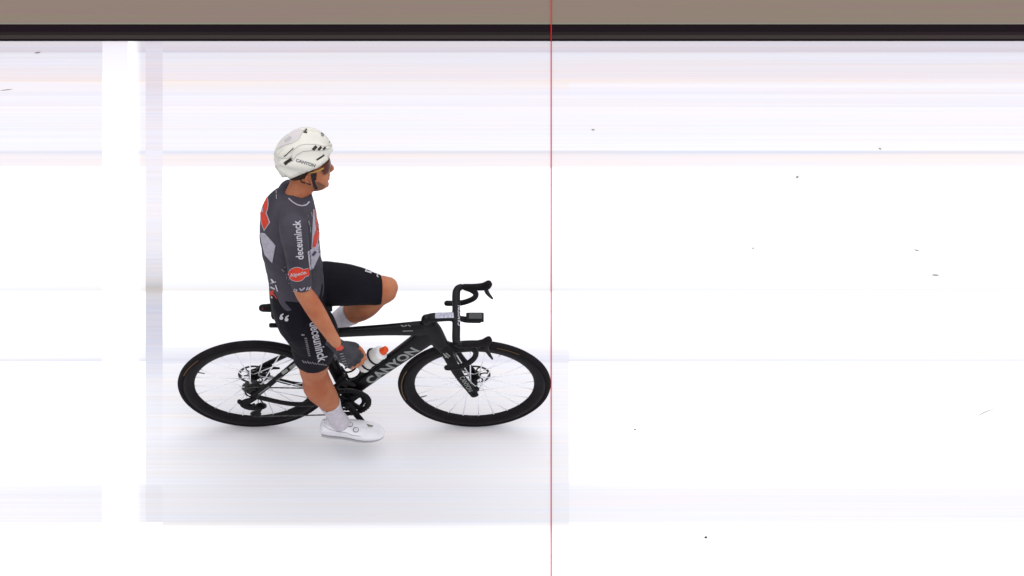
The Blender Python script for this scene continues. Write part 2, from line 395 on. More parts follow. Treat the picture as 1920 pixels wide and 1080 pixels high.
def lathe_y(bm, c, prof, n=96):
    """profile (r, y) closed loop, revolved round Y axis through c"""
    L = []
    for i in range(n):
        a = 2 * math.pi * i / n
        L.append([bm.verts.new(c + V((r * math.cos(a), y, r * math.sin(a)))) for r, y in prof])
    k = len(prof)
    for i in range(n):
        A, B = L[i], L[(i + 1) % n]
        for j in range(k): bm.faces.new((A[j], A[(j + 1) % k], B[(j + 1) % k], B[j]))
def wheel(c, rear):
    bm = bmesh.new(); prof = [(.326 + .0145 * math.cos(a), .0140 * math.sin(a)) for a in (2 * math.pi * i / 12 for i in range(12))]
    lathe_y(bm, c, prof)
    wh = part('wheel', bm, M['rubber'])
    wh.name = 'wheel'
    bm = bmesh.new()
    lathe_y(bm, c, [(.316, .0135), (.300, .0150), (.280, .0125), (.267, .006), (.2645, 0), (.267, -.006), (.280, -.0125), (.300, -.0150), (.316, -.0135)])
    rim = part('rim', bm, M['rim'], wh)
    bm = bmesh.new(); cyl(bm, c, NY, .014, .10); cyl(bm, c + V((0, .034, 0)), NY, .024, .004); cyl(bm, c - V((0, .03, 0)), NY, .022, .004); cyl(bm, c, NY, .009, .135)
    part('hub', bm, M['black'], wh)
    # rotor on the far side
    ro = c + V((0, .048, 0)); bm = bmesh.new()
    lathe_y(bm, ro, [(.072, .0009), (.060, .0009), (.060, -.0009), (.072, -.0009)], 48)
    for i in range(6):
        a = i * math.pi / 3; d = V((math.cos(a), 0, math.sin(a))); t = V((-math.sin(a), 0, math.cos(a)))
        limb(bm, [ro + d * .02, ro + d * .045 + t * .012, ro + d * .066 + t * .006], [.0035] * 3, n=6, k=2)
    lathe_y(bm, ro, [(.03, .002), (.015, .002), (.015, -.002), (.03, -.002)], 24)
    part('brake_rotor', bm, M['steel'], wh)
    # spokes
    sm = None; N = 24
    for i in range(N):
        a = 2 * math.pi * i / N + .07; side = .034 if i % 2 else -.030
        cross = .9 * (1 if (i // 2) % 2 else -1)
        p1 = c + V((math.cos(a) * .267, 0, math.sin(a) * .267)); p0 = c + V((math.cos(a + cross) * .021, side, math.sin(a + cross) * .021))
        bm = bmesh.new(); limb(bm, [p0, p1], [(.0007, .0030), (.0007, .0030)], n=6, caps=False, k=1)
        part('spoke', bm, M['spoke'], wh)
    for a0, a1 in (((158, 200), (52, 72)) if not rear else ((140, 165), (43, 60))):
        bm = bmesh.new(); k = 14; prev = None
        for i in range(k + 1):
            a = R(a0 + (a1 - a0) * i / k); A = bm.verts.new(c + V((math.cos(a) * .322, -.0151, math.sin(a) * .322))); B = bm.verts.new(c + V((math.cos(a) * .3265, -.0151, math.sin(a) * .3265)))
            if prev: bm.faces.new((prev[0], A, B, prev[1]))
            prev = (A, B)
        part('tyre_label', bm, M['gold'], wh)
    # valve
    bm = bmesh.new(); a = R(205 if not rear else 160); d = V((math.cos(a), 0, math.sin(a))); limb(bm, [c + d * .266, c + d * .235], [.003, .0022], n=8, k=1)
    part('valve', bm, M['steel'], wh)
    return wh
wf = wheel(HUBF, False); wr = wheel(HUBR, True)
wf['label'] = 'front wheel touching the red timing line'; wr['label'] = 'rear wheel with cassette'

# frame: one moulded piece
SEAT_T = P(594, 628); HT = P(803, 606); HB = P(826, 645)
bm = bmesh.new()
limb(bm, [P(592, 626), P(634, 623.5), P(720, 618.5), P(800, 615)], [(.016, .024), (.017, .026), (.019, .031), (.023, .048)], n=16, ex=2.8)
limb(bm, [P(659, 731), P(676, 717), P(730, 680), P(795, 634), P(812, 622)], [(.026, .040), (.025, .039), (.024, .040), (.026, .050), (.024, .045)], n=16, ex=2.8)
limb(bm, [HT, P(811, 620), HB], [(.025, .038), (.027, .044), (.027, .036)], n=16)
limb(bm, [BB, P(630, 697), P(600, 643), P(590, 623)], [(.024, .03), (.017, .026), (.014, .026), (.014, .024)], n=16, ex=2.6)
cyl(bm, BB, NY, .024, .086)
limb(bm, [P(590, 650), P(600, 640)], [(.014, .02), (.014, .02)])
for s in (-1, 1):
    limb(bm, [P(650, 740, 0) + V((0, s * .022, 0)), P(600, 741, 0) + V((0, s * .042, .0)), P(545, 735, 0) + V((0, s * .055, -.012)), HUBR + V((.005, s * .062, -.012))],
         [(.012, .02), (.010, .019), (.008, .015), (.008, .016)], n=12)
    limb(bm, [P(594, 643), P(576, 655) + V((0, s * .018, 0)), P(540, 678) + V((0, s * .040, 0)), P(500, 704) + V((0, s * .060, 0)), HUBR + V((.006, s * .064, 0))],
         [(.010, .017), (.009, .016), (.009, .0155), (.009, .0155), (.009, .017)], n=12)
    cyl(bm, HUBR + V((0, s * .066, 0)), NY, .017, .010)
frame = part('frame', remesh(bm, .004, 2), M['carbon'])
# fork
CR = P(838, 654)
bm = bmesh.new()
limb(bm, [HB + V((0, 0, .0)), CR, P(846, 664)], [(.024, .034), (.032, .036), (.034, .026)], n=16)
for s in (-1, 1):
    limb(bm, [CR + V((0, s * .024, .0)), P(846, 664) + V((0, s * .040, 0)), P(862, 688) + V((0, s * .048, 0)), P(882, 712) + V((0, s * .052, 0)), HUBF + V((.002, s * .056, -.012))],
         [(.012, .026), (.010, .026), (.009, .024), (.009, .022), (.009, .020)], n=14)
fork = part('fork', remesh(bm, .004, 2), M['carbon'])
# seatpost, saddle
SP = P(569, 585)
bm = bmesh.new(); limb(bm, [P(592, 628), P(580, 606), SP], [(.013, .024)] * 3, n=14)
post = part('seatpost', bm, M['carbon'])
bm = bmesh.new(); rs = []
for x, hw, z, th in ((-.135, .050, .968, .012), (-.128, .066, .972, .020), (-.10, .074, .974, .024), (-.06, .066, .968, .026), (0, .040, .964, .024), (.06, .024, .964, .022), (.12, .020, .962, .02), (.138, .014, .955, .012)):
    rs.append((V((PX(565) + x, 0, z - th * .5)), V((0, hw, 0)), V((0, 0, th * .5))))
rings(bm, rs, 20)
saddle = part('saddle', bm, M['black'])
bm = bmesh.new()
for s in (-1, 1): limb(bm, [V((PX(565) - .10, s * .030, .958)), V((PX(565) - .06, s * .022, .928)), V((PX(565) + .05, s * .020, .928)), V((PX(565) + .12, s * .008, .955))], [.0038] * 4, n=8)
part('saddle_rail', bm, M['steel'], saddle)
bm = bmesh.new(); c = P(492, 577.5, 0)
limb(bm, [P(530, 577, 0), P(512, 577, 0), P(498, 577.5, 0)], [(.03, .02), (.022, .018), (.018, .019)], n=14)
limb(bm, [P(496, 577.5, 0), P(491, 577.5, 0)], [(.016, .018), (.014, .016)], n=16, ex=3)
rl = part('rear_light', bm, M['black'])
bm = bmesh.new(); cyl(bm, P(493, 579, -.014), VIEW, .006, .010); part('lens', bm, mat('red_lens', (.10, .014, .014), .3), rl)
bm = bmesh.new(); box(bm, P(517, 610, -.045), .06, .02, .012, bev=.4); limb(bm, [P(517, 610, -.045), V((PX(520), -.03, .935))], [.004, .004], n=8)
part('transponder', bm, M['black'])

# cockpit
ZB = (GY - 594) / (S * CE)
BX = PX(855.5)
bm = bmesh.new()
limb(bm, [P(797, 599), P(812, 595.5), P(840, 594), V((BX, 0, ZB))], [(.020, .018), (.022, .017), (.021, .015), (.026, .013)], n=16, ex=2.6)
limb(bm, [P(799, 598), P(806, 610)], [(.022, .022), (.022, .03)], n=16)
for s in (-1, 1):
    limb(bm, [V((BX, s * 0, ZB)), V((BX, s * .06, ZB)), V((BX, s * .125, ZB + .001)), V((BX + .012, s * .152, ZB + .005)), V((BX + .045, s * .155, ZB + .005)), V((BX + .085, s * .153, ZB + .005)), V((BX + .10, s * .153, ZB + .0))],
         [(.019, .010)] * 3 + [(.015, .014), (.014, .014), (.013, .013), (.012, .012)], ref=V((1, 0, 0.001)), n=16)
    # web between bar and hood body
    pts = [(885, 1), (891, 0)]
bar = part('handlebar', remesh(bm, .004, 2), M['carbon'])
for s in (-1, 1):
    Yh = .150
    off = lambda px, py, Y: P(px, py, .15) + V((0, 0, 0)) if False else None
    def H(px, py, y):              # a point read off the far side of the bar, set at +-y
        q = P(px, py, .150); return V((q.x, s * y, q.z))
    bm = bmesh.new()
    limb(bm, [H(872, 541, .155), H(884, 545, .154), H(892, 552, .155), H(890, 561, .159), H(880, 568.5, .164), H(866, 574, .168), H(850, 576, .1705), H(838, 576, .171)],
         [.013, .0135, .013, .0125, .0125, .0125, .0125, .0128], n=14)
    part('drop', bm, M['black'], bar)
    bm = bmesh.new()
    limb(bm, [H(870, 539, .154), H(885, 539, .152), H(900, 538, .150), H(912, 536, .149), H(917, 533, .149)], [(.013, .014), (.014, .017), (.016, .019), (.017, .021), (.015, .015)], n=16)
    limb(bm, [H(908, 536, .149), H(916, 531, .148)], [(.017, .017), (.016, .015)], n=14)
    hood = part('brake_hood', remesh(bm, .004, 2), M['rubber'])
    bm = bmesh.new()
    limb(bm, [H(912, 538, .150), H(912, 546, .153), H(916, 554, .156), H(923, 563, .160)], [(.011, .012), (.012, .010), (.010, .008), (.0055, .0045)], n=12)
    part('brake_lever', bm, M['black'], hood)
# computer with mount
bm = bmesh.new(); limb(bm, [V((BX, 0, ZB - .004)), P(872, 599), P(900, 600)], [(.012, .006), (.017, .006), (.017, .006)], n=12); part('computer_mount', bm, M['black'])
bm = bmesh.new(); box(bm, P(890.5, 597, .002) + V((0, 0, .008)), .079, .042, .020, bev=.12)
cmp_ = part('bike_computer', bm, M['black'])
bm = bmesh.new(); box(bm, P(891.5, 596.0, .003) + V((0, 0, .0185)), .058, .033, .0012, bev=.05); part('screen', bm, M['screen'], cmp_)
# sticker on stem + lettering on bar
TC = tree(bar)
patch('number_sticker', [(816, 587), (850, 586), (851, 596), (816, 597)], TC, M['sticker'], bar, .0012)
strokes('sticker_print', [((818 + i * 3.1, 589.5 + (i * 7 % 3)), (820 + i * 3.1, 589 + (i * 5 % 4)), 1.6) for i in range(10)], TC, M['pale'], bar, .002)
lettering('CANYON', P(861, 592, 0), scrdir(0, -1), scrdir(-1, 0), 38 / S, 6 / S, TC, VIEW, M['white'], bar, .0015, bold=.03)
# frame lettering on the near side
TF = tree(frame)
dt = (P(790, 637) - P(664, 726)).normalized(); dn = V((0, -1, 0)).cross(dt).normalized()
if dn.z < 0: dn = -dn
cc = P(735, 685, -.024)
lettering('CANYON', cc, dt, dn, .345, .050, TF, V((0, 1, 0)), M['decal'], frame, .0015, bold=.035)
strokes('top_tube_mark', [((755, 620.5), (774, 620), 2.2), ((752, 610), (757, 612.5), 2), ((758, 612), (763, 610), 2), ((765, 609.5), (770, 612), 2)], TF, M['grey'], frame, .0012)
strokes('stay_mark', [((529, 700), (539, 693), 5.5), ((543, 690.5), (554, 683), 5.5)], TF, M['decal'], frame, .0015)
strokes('stay_stripe', [((485, 739), (505, 724), 2.2), ((518, 714), (530, 706), 3)], TF, M['grey'], frame, .0015)
TK = tree(fork)
fd = (P(888, 719) - P(850, 664)); fd.y = 0; fd.normalize(); fu = V((0, -1, 0)).cross(fd).normalized()
if fu.x < 0: fu = -fu
q = P(875.5, 720, -.06)
lettering('CANYON', q - fu * .004, fd, fu, .118, .022, TK, V((0, 1, 0)), M['decal'], fork, .0015, bold=.02)
strokes('fork_logo', [((832, 663), (841, 671), 2.2), ((836, 661.5), (844, 668.5), 2.2), ((831.5, 662), (837, 670.5), 2)], TK, M['decal'], fork, .0015)

# drivetrain, right (near) side
YC = -.046
def gear(bm, c, r, teeth, th, rin):
    n = teeth * 4; L = []
    for i in range(n):
        a = 2 * math.pi * i / n; rr = r + (.0025 if i % 4 in (0, 1) else -.0015)
        L.append([bm.verts.new(c + V((q_ * math.cos(a), y, q_ * math.sin(a)))) for q_, y in ((rr, th), (rin, th), (rin, -th), (rr, -th))])
    for i in range(n):
        A, B = L[i], L[(i + 1) % n]
        for j in range(4): bm.faces.new((A[j], A[(j + 1) % 4], B[(j + 1) % 4], B[j]))
C0 = BB + V((0, YC, 0))
bm = bmesh.new(); gear(bm, C0 + V((0, -.004, 0)), .103, 40, .0022, .078); gear(bm, C0 + V((0, .005, 0)), .078, 34, .0015, .062)
ph = math.atan2(-.152, .076)
for k in range(4):
    a = ph + k * math.pi / 2 + .35; d = V((math.cos(a), 0, math.sin(a)))
    limb(bm, [C0 + d * .012, C0 + d * .05, C0 + d * .088], [(.004, .022), (.003, .016), (.003, .02)], n=10, k=2)
cs = part('chainring', bm, M['black'])
cd = V((.076, 0, -.152)).normalized()
bm = bmesh.new(); a0 = BB + V((0, -.058, 0)); limb(bm, [a0, a0 + cd * .08 + V((0, -.006, 0)), a0 + cd * .17 + V((0, -.010, 0))], [(.009, .020), (.008, .016), (.008, .014)], n=12); cyl(bm, a0, NY, .02, .02)
ca = part('crank_arm', bm, M['black'])
bm = bmesh.new(); a1 = BB + V((0, .058, 0)); limb(bm, [a1, a1 - cd * .08 + V((0, .006, 0)), a1 - cd * .17 + V((0, .010, 0))], [(.009, .020), (.008, .016), (.008, .014)], n=12)
part('crank_arm', bm, M['black'])
PED = a0 + cd * .17 + V((0, -.063, 0)); PEDF = a1 - cd * .17 + V((0, .063, 0))
for p in (PED, PEDF):
    bm = bmesh.new(); cyl(bm, p + V((0, .03 * (1 if p.y < 0 else -1), 0)), NY, .006, .07); box(bm, p, .075, .062, .016, bev=.3); part('pedal', bm, M['black'])
bm = bmesh.new()
for i, r in enumerate((.022, .026, .030, .034, .038, .043, .048, .054)): gear(bm, HUBR + V((0, -.050 + .0042 * i, 0)), r, int(r * 500), .0011, r * .55)
part('cassette', bm, M['chain'], wr)
# derailleur
UPp = V((PX(489), -.047, 0)); UPp.z = P(0, 761, -.047).z
LOp = V((PX(480), -.047, 0)); LOp.z = P(0, 776, -.047).z
bm = bmesh.new()
hang = HUBR + V((.004, -.066, -.02))
limb(bm, [hang, P(466, 752, -.075), P(455, 757, -.085), P(468, 763, -.085), UPp + V((0, -.012, 0))], [.010, .014, .015, .015, .010], n=12)
limb(bm, [P(449, 753, -.085), P(455, 757, -.085)], [.011, .012], n=12)
for s in (-.008, .008): limb(bm, [UPp + V((0, s, 0)), LOp + V((0, s, 0))], [(.002, .012), (.002, .012)], n=10)
gear(bm, UPp, .024, 12, .002, .008); gear(bm, LOp, .022, 12, .002, .008)
limb(bm, [P(471, 762, -.085), P(476, 758, -.085)], [.008, .006])
der = part('rear_derailleur', bm, M['black'])
# chain: closed band
def arc(c, r, a0, a1, n): return [c + V((r * math.cos(R(a0 + (a1 - a0) * i / n)), 0, r * math.sin(R(a0 + (a1 - a0) * i / n)))) for i in range(n + 1)]
cc_ = V((HUBR.x, YC, HUBR.z)); pth = arc(C0, .103, 88, -95, 16) + [LOp + V((0.008, 0, -.022))] + arc(LOp, .023, -100, -230, 6) + arc(UPp, .024, -60, 70, 6)[0:] + arc(cc_, .040, -60, -262, 14)
bm = bmesh.new(); n = len(pth)
dense = []
for i in range(n):
    a, b = pth[i], pth[(i + 1) % n]; k = max(1, int((b - a).length / .0127))
    dense += [a.lerp(b, j / k) for j in range(k)]
rs = []
for i, p in enumerate(dense):
    t = (dense[(i + 1) % len(dense)] - dense[i - 1]).normalized(); nn = t.cross(V((0, 1, 0)))
    g = 1.15 if i % 2 else .8
    rs.append((p, V((0, .0032, 0)), nn * .0036 * g))
rings(bm, rs, 6, closed=True)
part('chain', bm, M['chain'])
# front derailleur, calipers, cages
bm = bmesh.new()
limb(bm, [P(640, 706, -.02), P(636, 716, -.04), P(648, 722, -.05)], [.011, .013, .008], n=12)
limb(bm, [P(628, 724, -.05), P(645, 716.5, -.05), P(664, 722, -.05)], [(.006, .012), (.006, .013), (.006, .010)], n=12)
part('front_derailleur', bm, M['black'])
bm = bmesh.new(); box(bm, HUBR + V((.055, .052, .045)), .06, .026, .026, X=V((.8, 0, .6)), Z=V((-.6, 0, .8)), bev=.4); limb(bm, [HUBR + V((.06, .05, .05)), HUBR + V((.11, .045, .055))], [.008, .005], n=8); part('brake_caliper', bm, M['black'])
bm = bmesh.new(); box(bm, HUBF + V((-.038, .056, .05)), .022, .026, .075, bev=.4); part('brake_caliper', bm, M['black'])
def cage(nm, c0, dirv, outv, L):
    bm = bmesh.new(); r = .039
    mid = c0 + outv * (r + .004)
    for t in (.08, .5):
        o = mid + dirv * (L * t - L * .35); pts = []
        for i in range(13):
            a = R(-145 + 290 * i / 12); pts.append(o + outv * math.cos(a) * r + V((0, 1, 0)) * math.sin(a) * r)
        limb(bm, pts, [(.0035, .005)] * 13, ref=dirv, n=8, k=1)
    for s in (-1, 1): limb(bm, [mid + V((0, s * r * .8, 0)) - outv * r * .55 - dirv * L * .35, mid + V((0, s * r * .9, 0)) - outv * r * .4, mid + V((0, s * r * .8, 0)) - outv * r * .55 + dirv * L * .45], [.0045] * 3, n=8)
    limb(bm, [c0 - dirv * L * .38, c0 + dirv * L * .45], [(.012, .004)] * 2, n=10)
    return part('bottle_cage', bm, M['black'])
du = dn.copy()
c_dt = P(722, 683) + du * .032
cage('a', c_dt, dt, du, .13)
stv = (P(600, 643) - BB).normalized(); so = V((0, -1, 0)).cross(stv); so = so if so.x > 0 else -so
cage('b', P(628, 693) + so * .027, stv, so, .13)

# water bottle (rests in the cage, its own thing)
bc = c_dt + du * .0405; axis = dt
bot = empty('water_bottle', bc - axis * .075)
tag(bot, 'translucent white water bottle with red nozzle in the down tube cage beside the gloved hand', 'water bottle')
ROOTLOC[bot.name] = bc - axis * .075
b0 = bc - axis * .075; ya_ = V((0, 1, 0))
def brings(spec):
    bm = bmesh.new(); rings(bm, [(b0 + axis * h, ya_ * r, du * r) for h, r in spec], 28); return bm
link('bottle_body', brings([(0, .028), (.004, .035), (.012, .0365), (.055, .0365), (.062, .0345), (.070, .0345), (.077, .0365), (.105, .0365), (.120, .0355), (.130, .031), (.131, .02)]), M['bottle'], bot)
link('cap', brings([(.127, .0315), (.131, .0325), (.141, .0325), (.146, .028), (.150, .020)]), M['bottlecap'], bot)
link('nozzle', brings([(.148, .0185), (.158, .0175), (.161, .013), (.165, .012), (.169, .0155), (.176, .0145), (.180, .009)]), M['nozzle'], bot)
TB = tree(*[o for o in bot.children])
patch('bottle_print', [(680, 664), (687, 661), (686, 667), (682, 673)], TB, M['red'], bot, .001)

# ------------------------------------------------------------------ the rider
person = empty('person', (PX(560), 0, 0))
tag(person, 'cyclist in dark grey jersey, black shorts and white helmet sitting upright, right arm hanging', 'person')
pp = lambda name, bm, m, parent=None, **k: link(name, bm, m, parent or person, **k)
LEAN = R(21); SD = V((0, math.sin(LEAN), math.cos(LEAN))); SW = V((0, math.cos(LEAN), -math.sin(LEAN)))
PEL = P(555, 560, 0)
def tor(t, px): return V((PX(px), 0, 0)) + V((0, PEL.y, PEL.z)) + SD * t
TOR = [(-.10, 558, .090, .125), (-.07, 558, .108, .150), (0, 556, .116, .165), (.07, 555, .117, .155), (.14, 553, .120, .148), (.24, 547, .125, .148), (.34, 543, .129, .160), (.42, 541, .126, .170), (.475, 542, .116, .165), (.515, 545, .102, .140), (.55, 550, .082, .108), (.588, 556, .064, .078)]
def torso(bm, lo, hi, infl):
    rs = []
    pts = [V((t, px, 0)) for t, px, a, b in TOR]; rr = [V((a, b, 0)) for t, px, a, b in TOR]
    for p, r in zip(catmull(pts, 3), catmull(rr, 3)):
        if lo <= p.x <= hi: rs.append((tor(p.x, p.y), RIGHT * (r.x + infl), SW * (r.y + infl)))
    rings(bm, rs, 32, ex=2.25)
# joints
Sn = P(549, 424, .01); En = P(567, 543, -.14); Wn = P(633, 648, -.262)
Sf = tor(.455, 545) + SW * .165; Ef = P(541, 432, .33); Wf = P(578, 492, .185)
Hn = P(556, 592, -.085); Kn = P(588, 696, -.112); An = P(630, 781, -.125)
Hf = P(562, 535, .088); Kf = P(722, 543, .13); Af = P(604, 622, .125)
def shift(p, dx, dy): return p + RIGHT * dx / S - UP * dy / S
NL = [(shift(Hn, 8, 0), .111), (shift(Hn.lerp(Kn, .33), 21, 0), .109), (shift(Hn.lerp(Kn, .68), 9, 0), .087), (shift(Kn.lerp(Hn, .1), 3, 0), .068), (Kn, .062), (shift(Kn.lerp(An, .15), -2, 0), .061), (shift(Kn.lerp(An, .36), -6, 0), .067), (Kn.lerp(An, .62), .052), (Kn.lerp(An, .85), .038), (An, .038)]
FL = [(Hf, .098), (shift(Hf.lerp(Kf, .3), 0, -5), .096), (shift(Hf.lerp(Kf, .6), 0, -5), .087), (Hf.lerp(Kf, .85), .068), (shift(Kf, 0, 0), .058), (Kf.lerp(Af, .14), .056), (shift(Kf.lerp(Af, .36), 2, 3), .060), (Kf.lerp(Af, .62), .046), (Kf.lerp(Af, .85), .036), (Af, .036)]
NA = [(Sn, .058), (Sn.lerp(En, .3), .053), (Sn.lerp(En, .65), .046), (En, .039), (En.lerp(Wn, .2), .042), (En.lerp(Wn, .45), .040), (En.lerp(Wn, .75), .031), (Wn, .0255)]
FA = [(Sf, .058), (Sf.lerp(Ef, .3), .052), (Sf.lerp(Ef, .65), .045), (Ef, .040), (Ef.lerp(Wf, .3), .041), (Ef.lerp(Wf, .7), .033), (Wf, .026)]
def addlimb(bm, L, lo, hi, infl, caps=True, n=20):
    """part of limb L between joint indices lo..hi (floats allowed)"""
    pts = catmull([p for p, r in L], 6); rr = catmull([V((r, 0, 0)) for p, r in L], 6)
    a, b = int(round(lo * 6)), int(round(hi * 6)); sel = pts[a:b + 1]; sr = [x.x + infl for x in rr[a:b + 1]]
    limb(bm, sel, sr, n=n, caps=caps, k=1)
# hand
def hand(bm, Wp, d, nrm, sc, side, curl, gl=None):
    """Wp wrist, d palm direction, nrm back-of-hand normal, side = towards index finger; gl adds the glove cover"""
    d = d.normalized(); nrm = (nrm - d * nrm.dot(d)).normalized(); sd = d.cross(nrm).normalized()
    if sd.dot(side) < 0: sd = -sd
    def rg(u, wdt, th, o=0, e=0): return (Wp + d * u * sc + sd * o * sc, sd * (wdt * sc + e), nrm * (th * sc + e))
    pr = [(-.045, .0285, .026, 0), (-.02, .027, .021, 0), (0, .028, .019, 0), (.025, .036, .018, .002), (.05, .042, .018, .002), (.075, .043, .016, .001), (.09, .041, .013, 0)]
    e = 0 if gl is None else .003
    tgt = bm if gl is None else gl
    rings(tgt, [rg(u, a, t, o, e) for u, a, t, o in (pr if gl is None else pr[0:])], 20, ex=2.4)
    for f, (o, L, r) in enumerate(((.031, .090, .0095), (.0105, .098, .0098), (-.010, .092, .0093), (-.030, .074, .0084))):
        base = Wp + (d * (.086 - abs(f - 1.2) * .003) + sd * o) * sc; ang = R(20); pts = [base - d * .02 * sc, base]; dd = d; q_ = base
        c_ = curl * (1 + .08 * f)
        for seg, fr in enumerate((.46, .30, .24)):
            ang = R(c_ * (.55 + .55 * seg)) * 1.0
            tot = sum(R(c_ * (.55 + .35 * k)) for k in range(seg + 1))
            dv = d * math.cos(tot) - nrm * math.sin(tot) + sd * (.05 * (1.5 - f) * (1 if seg == 0 else 0)); q_ = q_ + dv.normalized() * L * fr * sc; pts.append(q_)
        if gl is None: limb(bm, pts, [r * sc, r * sc, r * sc * 1.02, r * sc * .93, r * sc * .8], n=12, k=3)
        else:
            mid = pts[1].lerp(pts[2], .75); limb(gl, [pts[0], pts[1], mid], [r * sc + e] * 3, n=12, k=2, caps=False)
    t0 = Wp + (d * .022 + sd * .022 - nrm * .006) * sc; t1 = t0 + (d * .032 + sd * .024 - nrm * .012) * sc; t2 = t1 + (d * .030 + sd * .004 - nrm * .012) * sc; t3 = t2 + (d * .024 - sd * .004 - nrm * .008) * sc
    if gl is None: limb(bm, [t0, t1, t2, t3], [.016 * sc, .0125 * sc, .011 * sc, .009 * sc], n=12, k=3)
    else: limb(gl, [t0, t1, t1.lerp(t2, .5)], [.016 * sc + e, .0125 * sc + e, .0115 * sc + e], n=12, k=2, caps=False)
HD = (scrdir(.74, .67) + VIEW * .12); HN = -VIEW + V((-.12, 0, 0)); HSIDE = scrdir(.7, -.7)
HDf = V((.35, -.9, -.3)); HNf = V((0, .15, 1)); HSf = V((.3, .9, 0))

# head frame
TH = R(32); YAW = R(15); PIT = R(5)
U0 = V((0, math.sin(TH), math.cos(TH))); W0 = V((0, math.cos(TH), -math.sin(TH)))      # W0 points away from the camera
F0 = (RIGHT * math.cos(YAW) + W0 * math.sin(YAW)); Wd = (W0 * math.cos(YAW) - RIGHT * math.sin(YAW))
Fd = F0 * math.cos(PIT) + U0 * math.sin(PIT); Ud = U0 * math.cos(PIT) - F0 * math.sin(PIT)
NB = tor(.50, 551)
# ear-mid point on screen (575,320), depth continues the neck
OY = NB.y + .11; HO = P(574, 320, OY)
def h(f, u, wv=0): return HO + Fd * f + Ud * u + Wd * wv
body = bmesh.new()
torso(body, -.09, .52, -.006)
limb(body, [tor(.46, 546), tor(.52, 551), h(-.022, -.06), h(-.012, -.015)], [.075, .060, .055, .056], n=20)
# head loft: cranium and jaw
hb = bmesh.new()
rings(hb, [(h(.054, -.100), Fd * .020, Wd * .018), (h(.042, -.095), Fd * .042, Wd * .032), (h(.032, -.084), Fd * .058, Wd * .044), (h(.024, -.065), Fd * .071, Wd * .056), (h(.014, -.040), Fd * .083, Wd * .064), (h(.006, -.015), Fd * .090, Wd * .070), (h(0, .02), Fd * .095, Wd * .074), (h(-.002, .055), Fd * .098, Wd * .076), (h(-.004, .085), Fd * .090, Wd * .071), (h(-.006, .11), Fd * .068, Wd * .054), (h(-.008, .125), Fd * .03, Wd * .025)], 28)
limb(hb, [h(.088, .034), h(.103, .012), h(.118, -.010), h(.116, -.018), h(.098, -.026)], [(.007, .008), (.009, .010), (.0105, .010), (.0115, .009), (.010, .008)], ref=Wd, n=12)   # nose
limb(hb, [h(.086, .044, -.032), h(.099, .046, 0), h(.086, .044, .032)], [.010, .011, .010], n=10)               # brow
limb(hb, [h(.086, -.043, -.020), h(.101, -.041, 0), h(.086, -.043, .020)], [.007, .008, .007], n=10)             # upper lip
limb(hb, [h(.083, -.057, -.018), h(.098, -.057, 0), h(.083, -.057, .018)], [.007, .008, .007], n=10)             # lower lip
limb(hb, [h(.072, -.084, -.014), h(.085, -.084, 0), h(.072, -.084, .014)], [.013, .015, .013], n=10)             # chin
for s in (-1, 1):
    limb(hb, [h(.062, -.022, s * .046), h(.050, -.035, s * .052)], [.020, .020], n=12)                          # cheek
    limb(hb, [h(.002, .016, s * .074), h(-.010, .022, s * .084), h(-.024, .010, s * .092), h(-.024, -.008, s * .090), h(-.012, -.026, s * .082), h(-.002, -.032, s * .076)], [.0045, .005, .006, .006, .006, .007], n=10)
    limb(hb, [h(-.016, .006, s * .076), h(-.014, -.014, s * .077)], [.004, .004], n=10)
me_ = bpy.data.meshes.new('t'); hb.to_mesh(me_); hb.free(); body.from_mesh(me_); bpy.data.meshes.remove(me_)
for L in (NL, FL): addlimb(body, L, 0, len(L) - 1, 0)
for L in (NA, FA): addlimb(body, L, 0, len(L) - 1, 0)
hand(body, Wn, HD, HN, 1.06, HSIDE, 50); hand(body, Wf, HDf, HNf, 1.0, HSf, 30)
# bare feet inside the shoes, ankles down
ft = Af.lerp(PEDF, .55); limb(body, [An, An + V((.01, 0, -.05))], [.036, .034]); limb(body, [Af, ft], [.034, .03])
# knee caps and calf definition
limb(body, [Kf + V((.012, .005, .012)), Kf + V((.010, .005, -.02))], [.047, .044]); limb(body, [Kn + V((.022, -.01, .02)), Kn + V((.024, -.01, -.02))], [.040, .038])
bodyo = pp('body', remesh(body, .0045, 3), M['skin'])

# jersey
bm = bmesh.new()
torso(bm, .035, .583, .003)
addlimb(bm, NA, 0, 2.62, .007, True); addlimb(bm, FA, 0, 2.6, .007, True)
limb(bm, [tor(.51, 549), Sn], [.072, .062]); limb(bm, [tor(.49, 546), Sf], [.070, .062])
limb(bm, [tor(.13, 522) - SW * .03, tor(.06, 524) - SW * .03], [(.09, .020), (.09, .024)], n=20, ex=3)       # rear pockets
me = remesh(bm, .0055, 5)
def folds(me, fn):
    ns = [v.normal.copy() for v in me.vertices]
    for v, n_ in zip(me.vertices, ns): v.co = v.co + n_ * fn(v.co)
def jf(c):
    a = noise.noise(V((c.x * 9, c.y * 9, c.z * 26 + c.x * 14)))
    b = noise.noise(V((c.x * 24, c.y * 20, c.z * 9)))
    low = max(0, min(1, (1.42 - c.z) / .3))
    return a * (.0022 + .0075 * low) + b * .0022
folds(me, jf)
jersey = pp('jersey', me, M['jersey'])
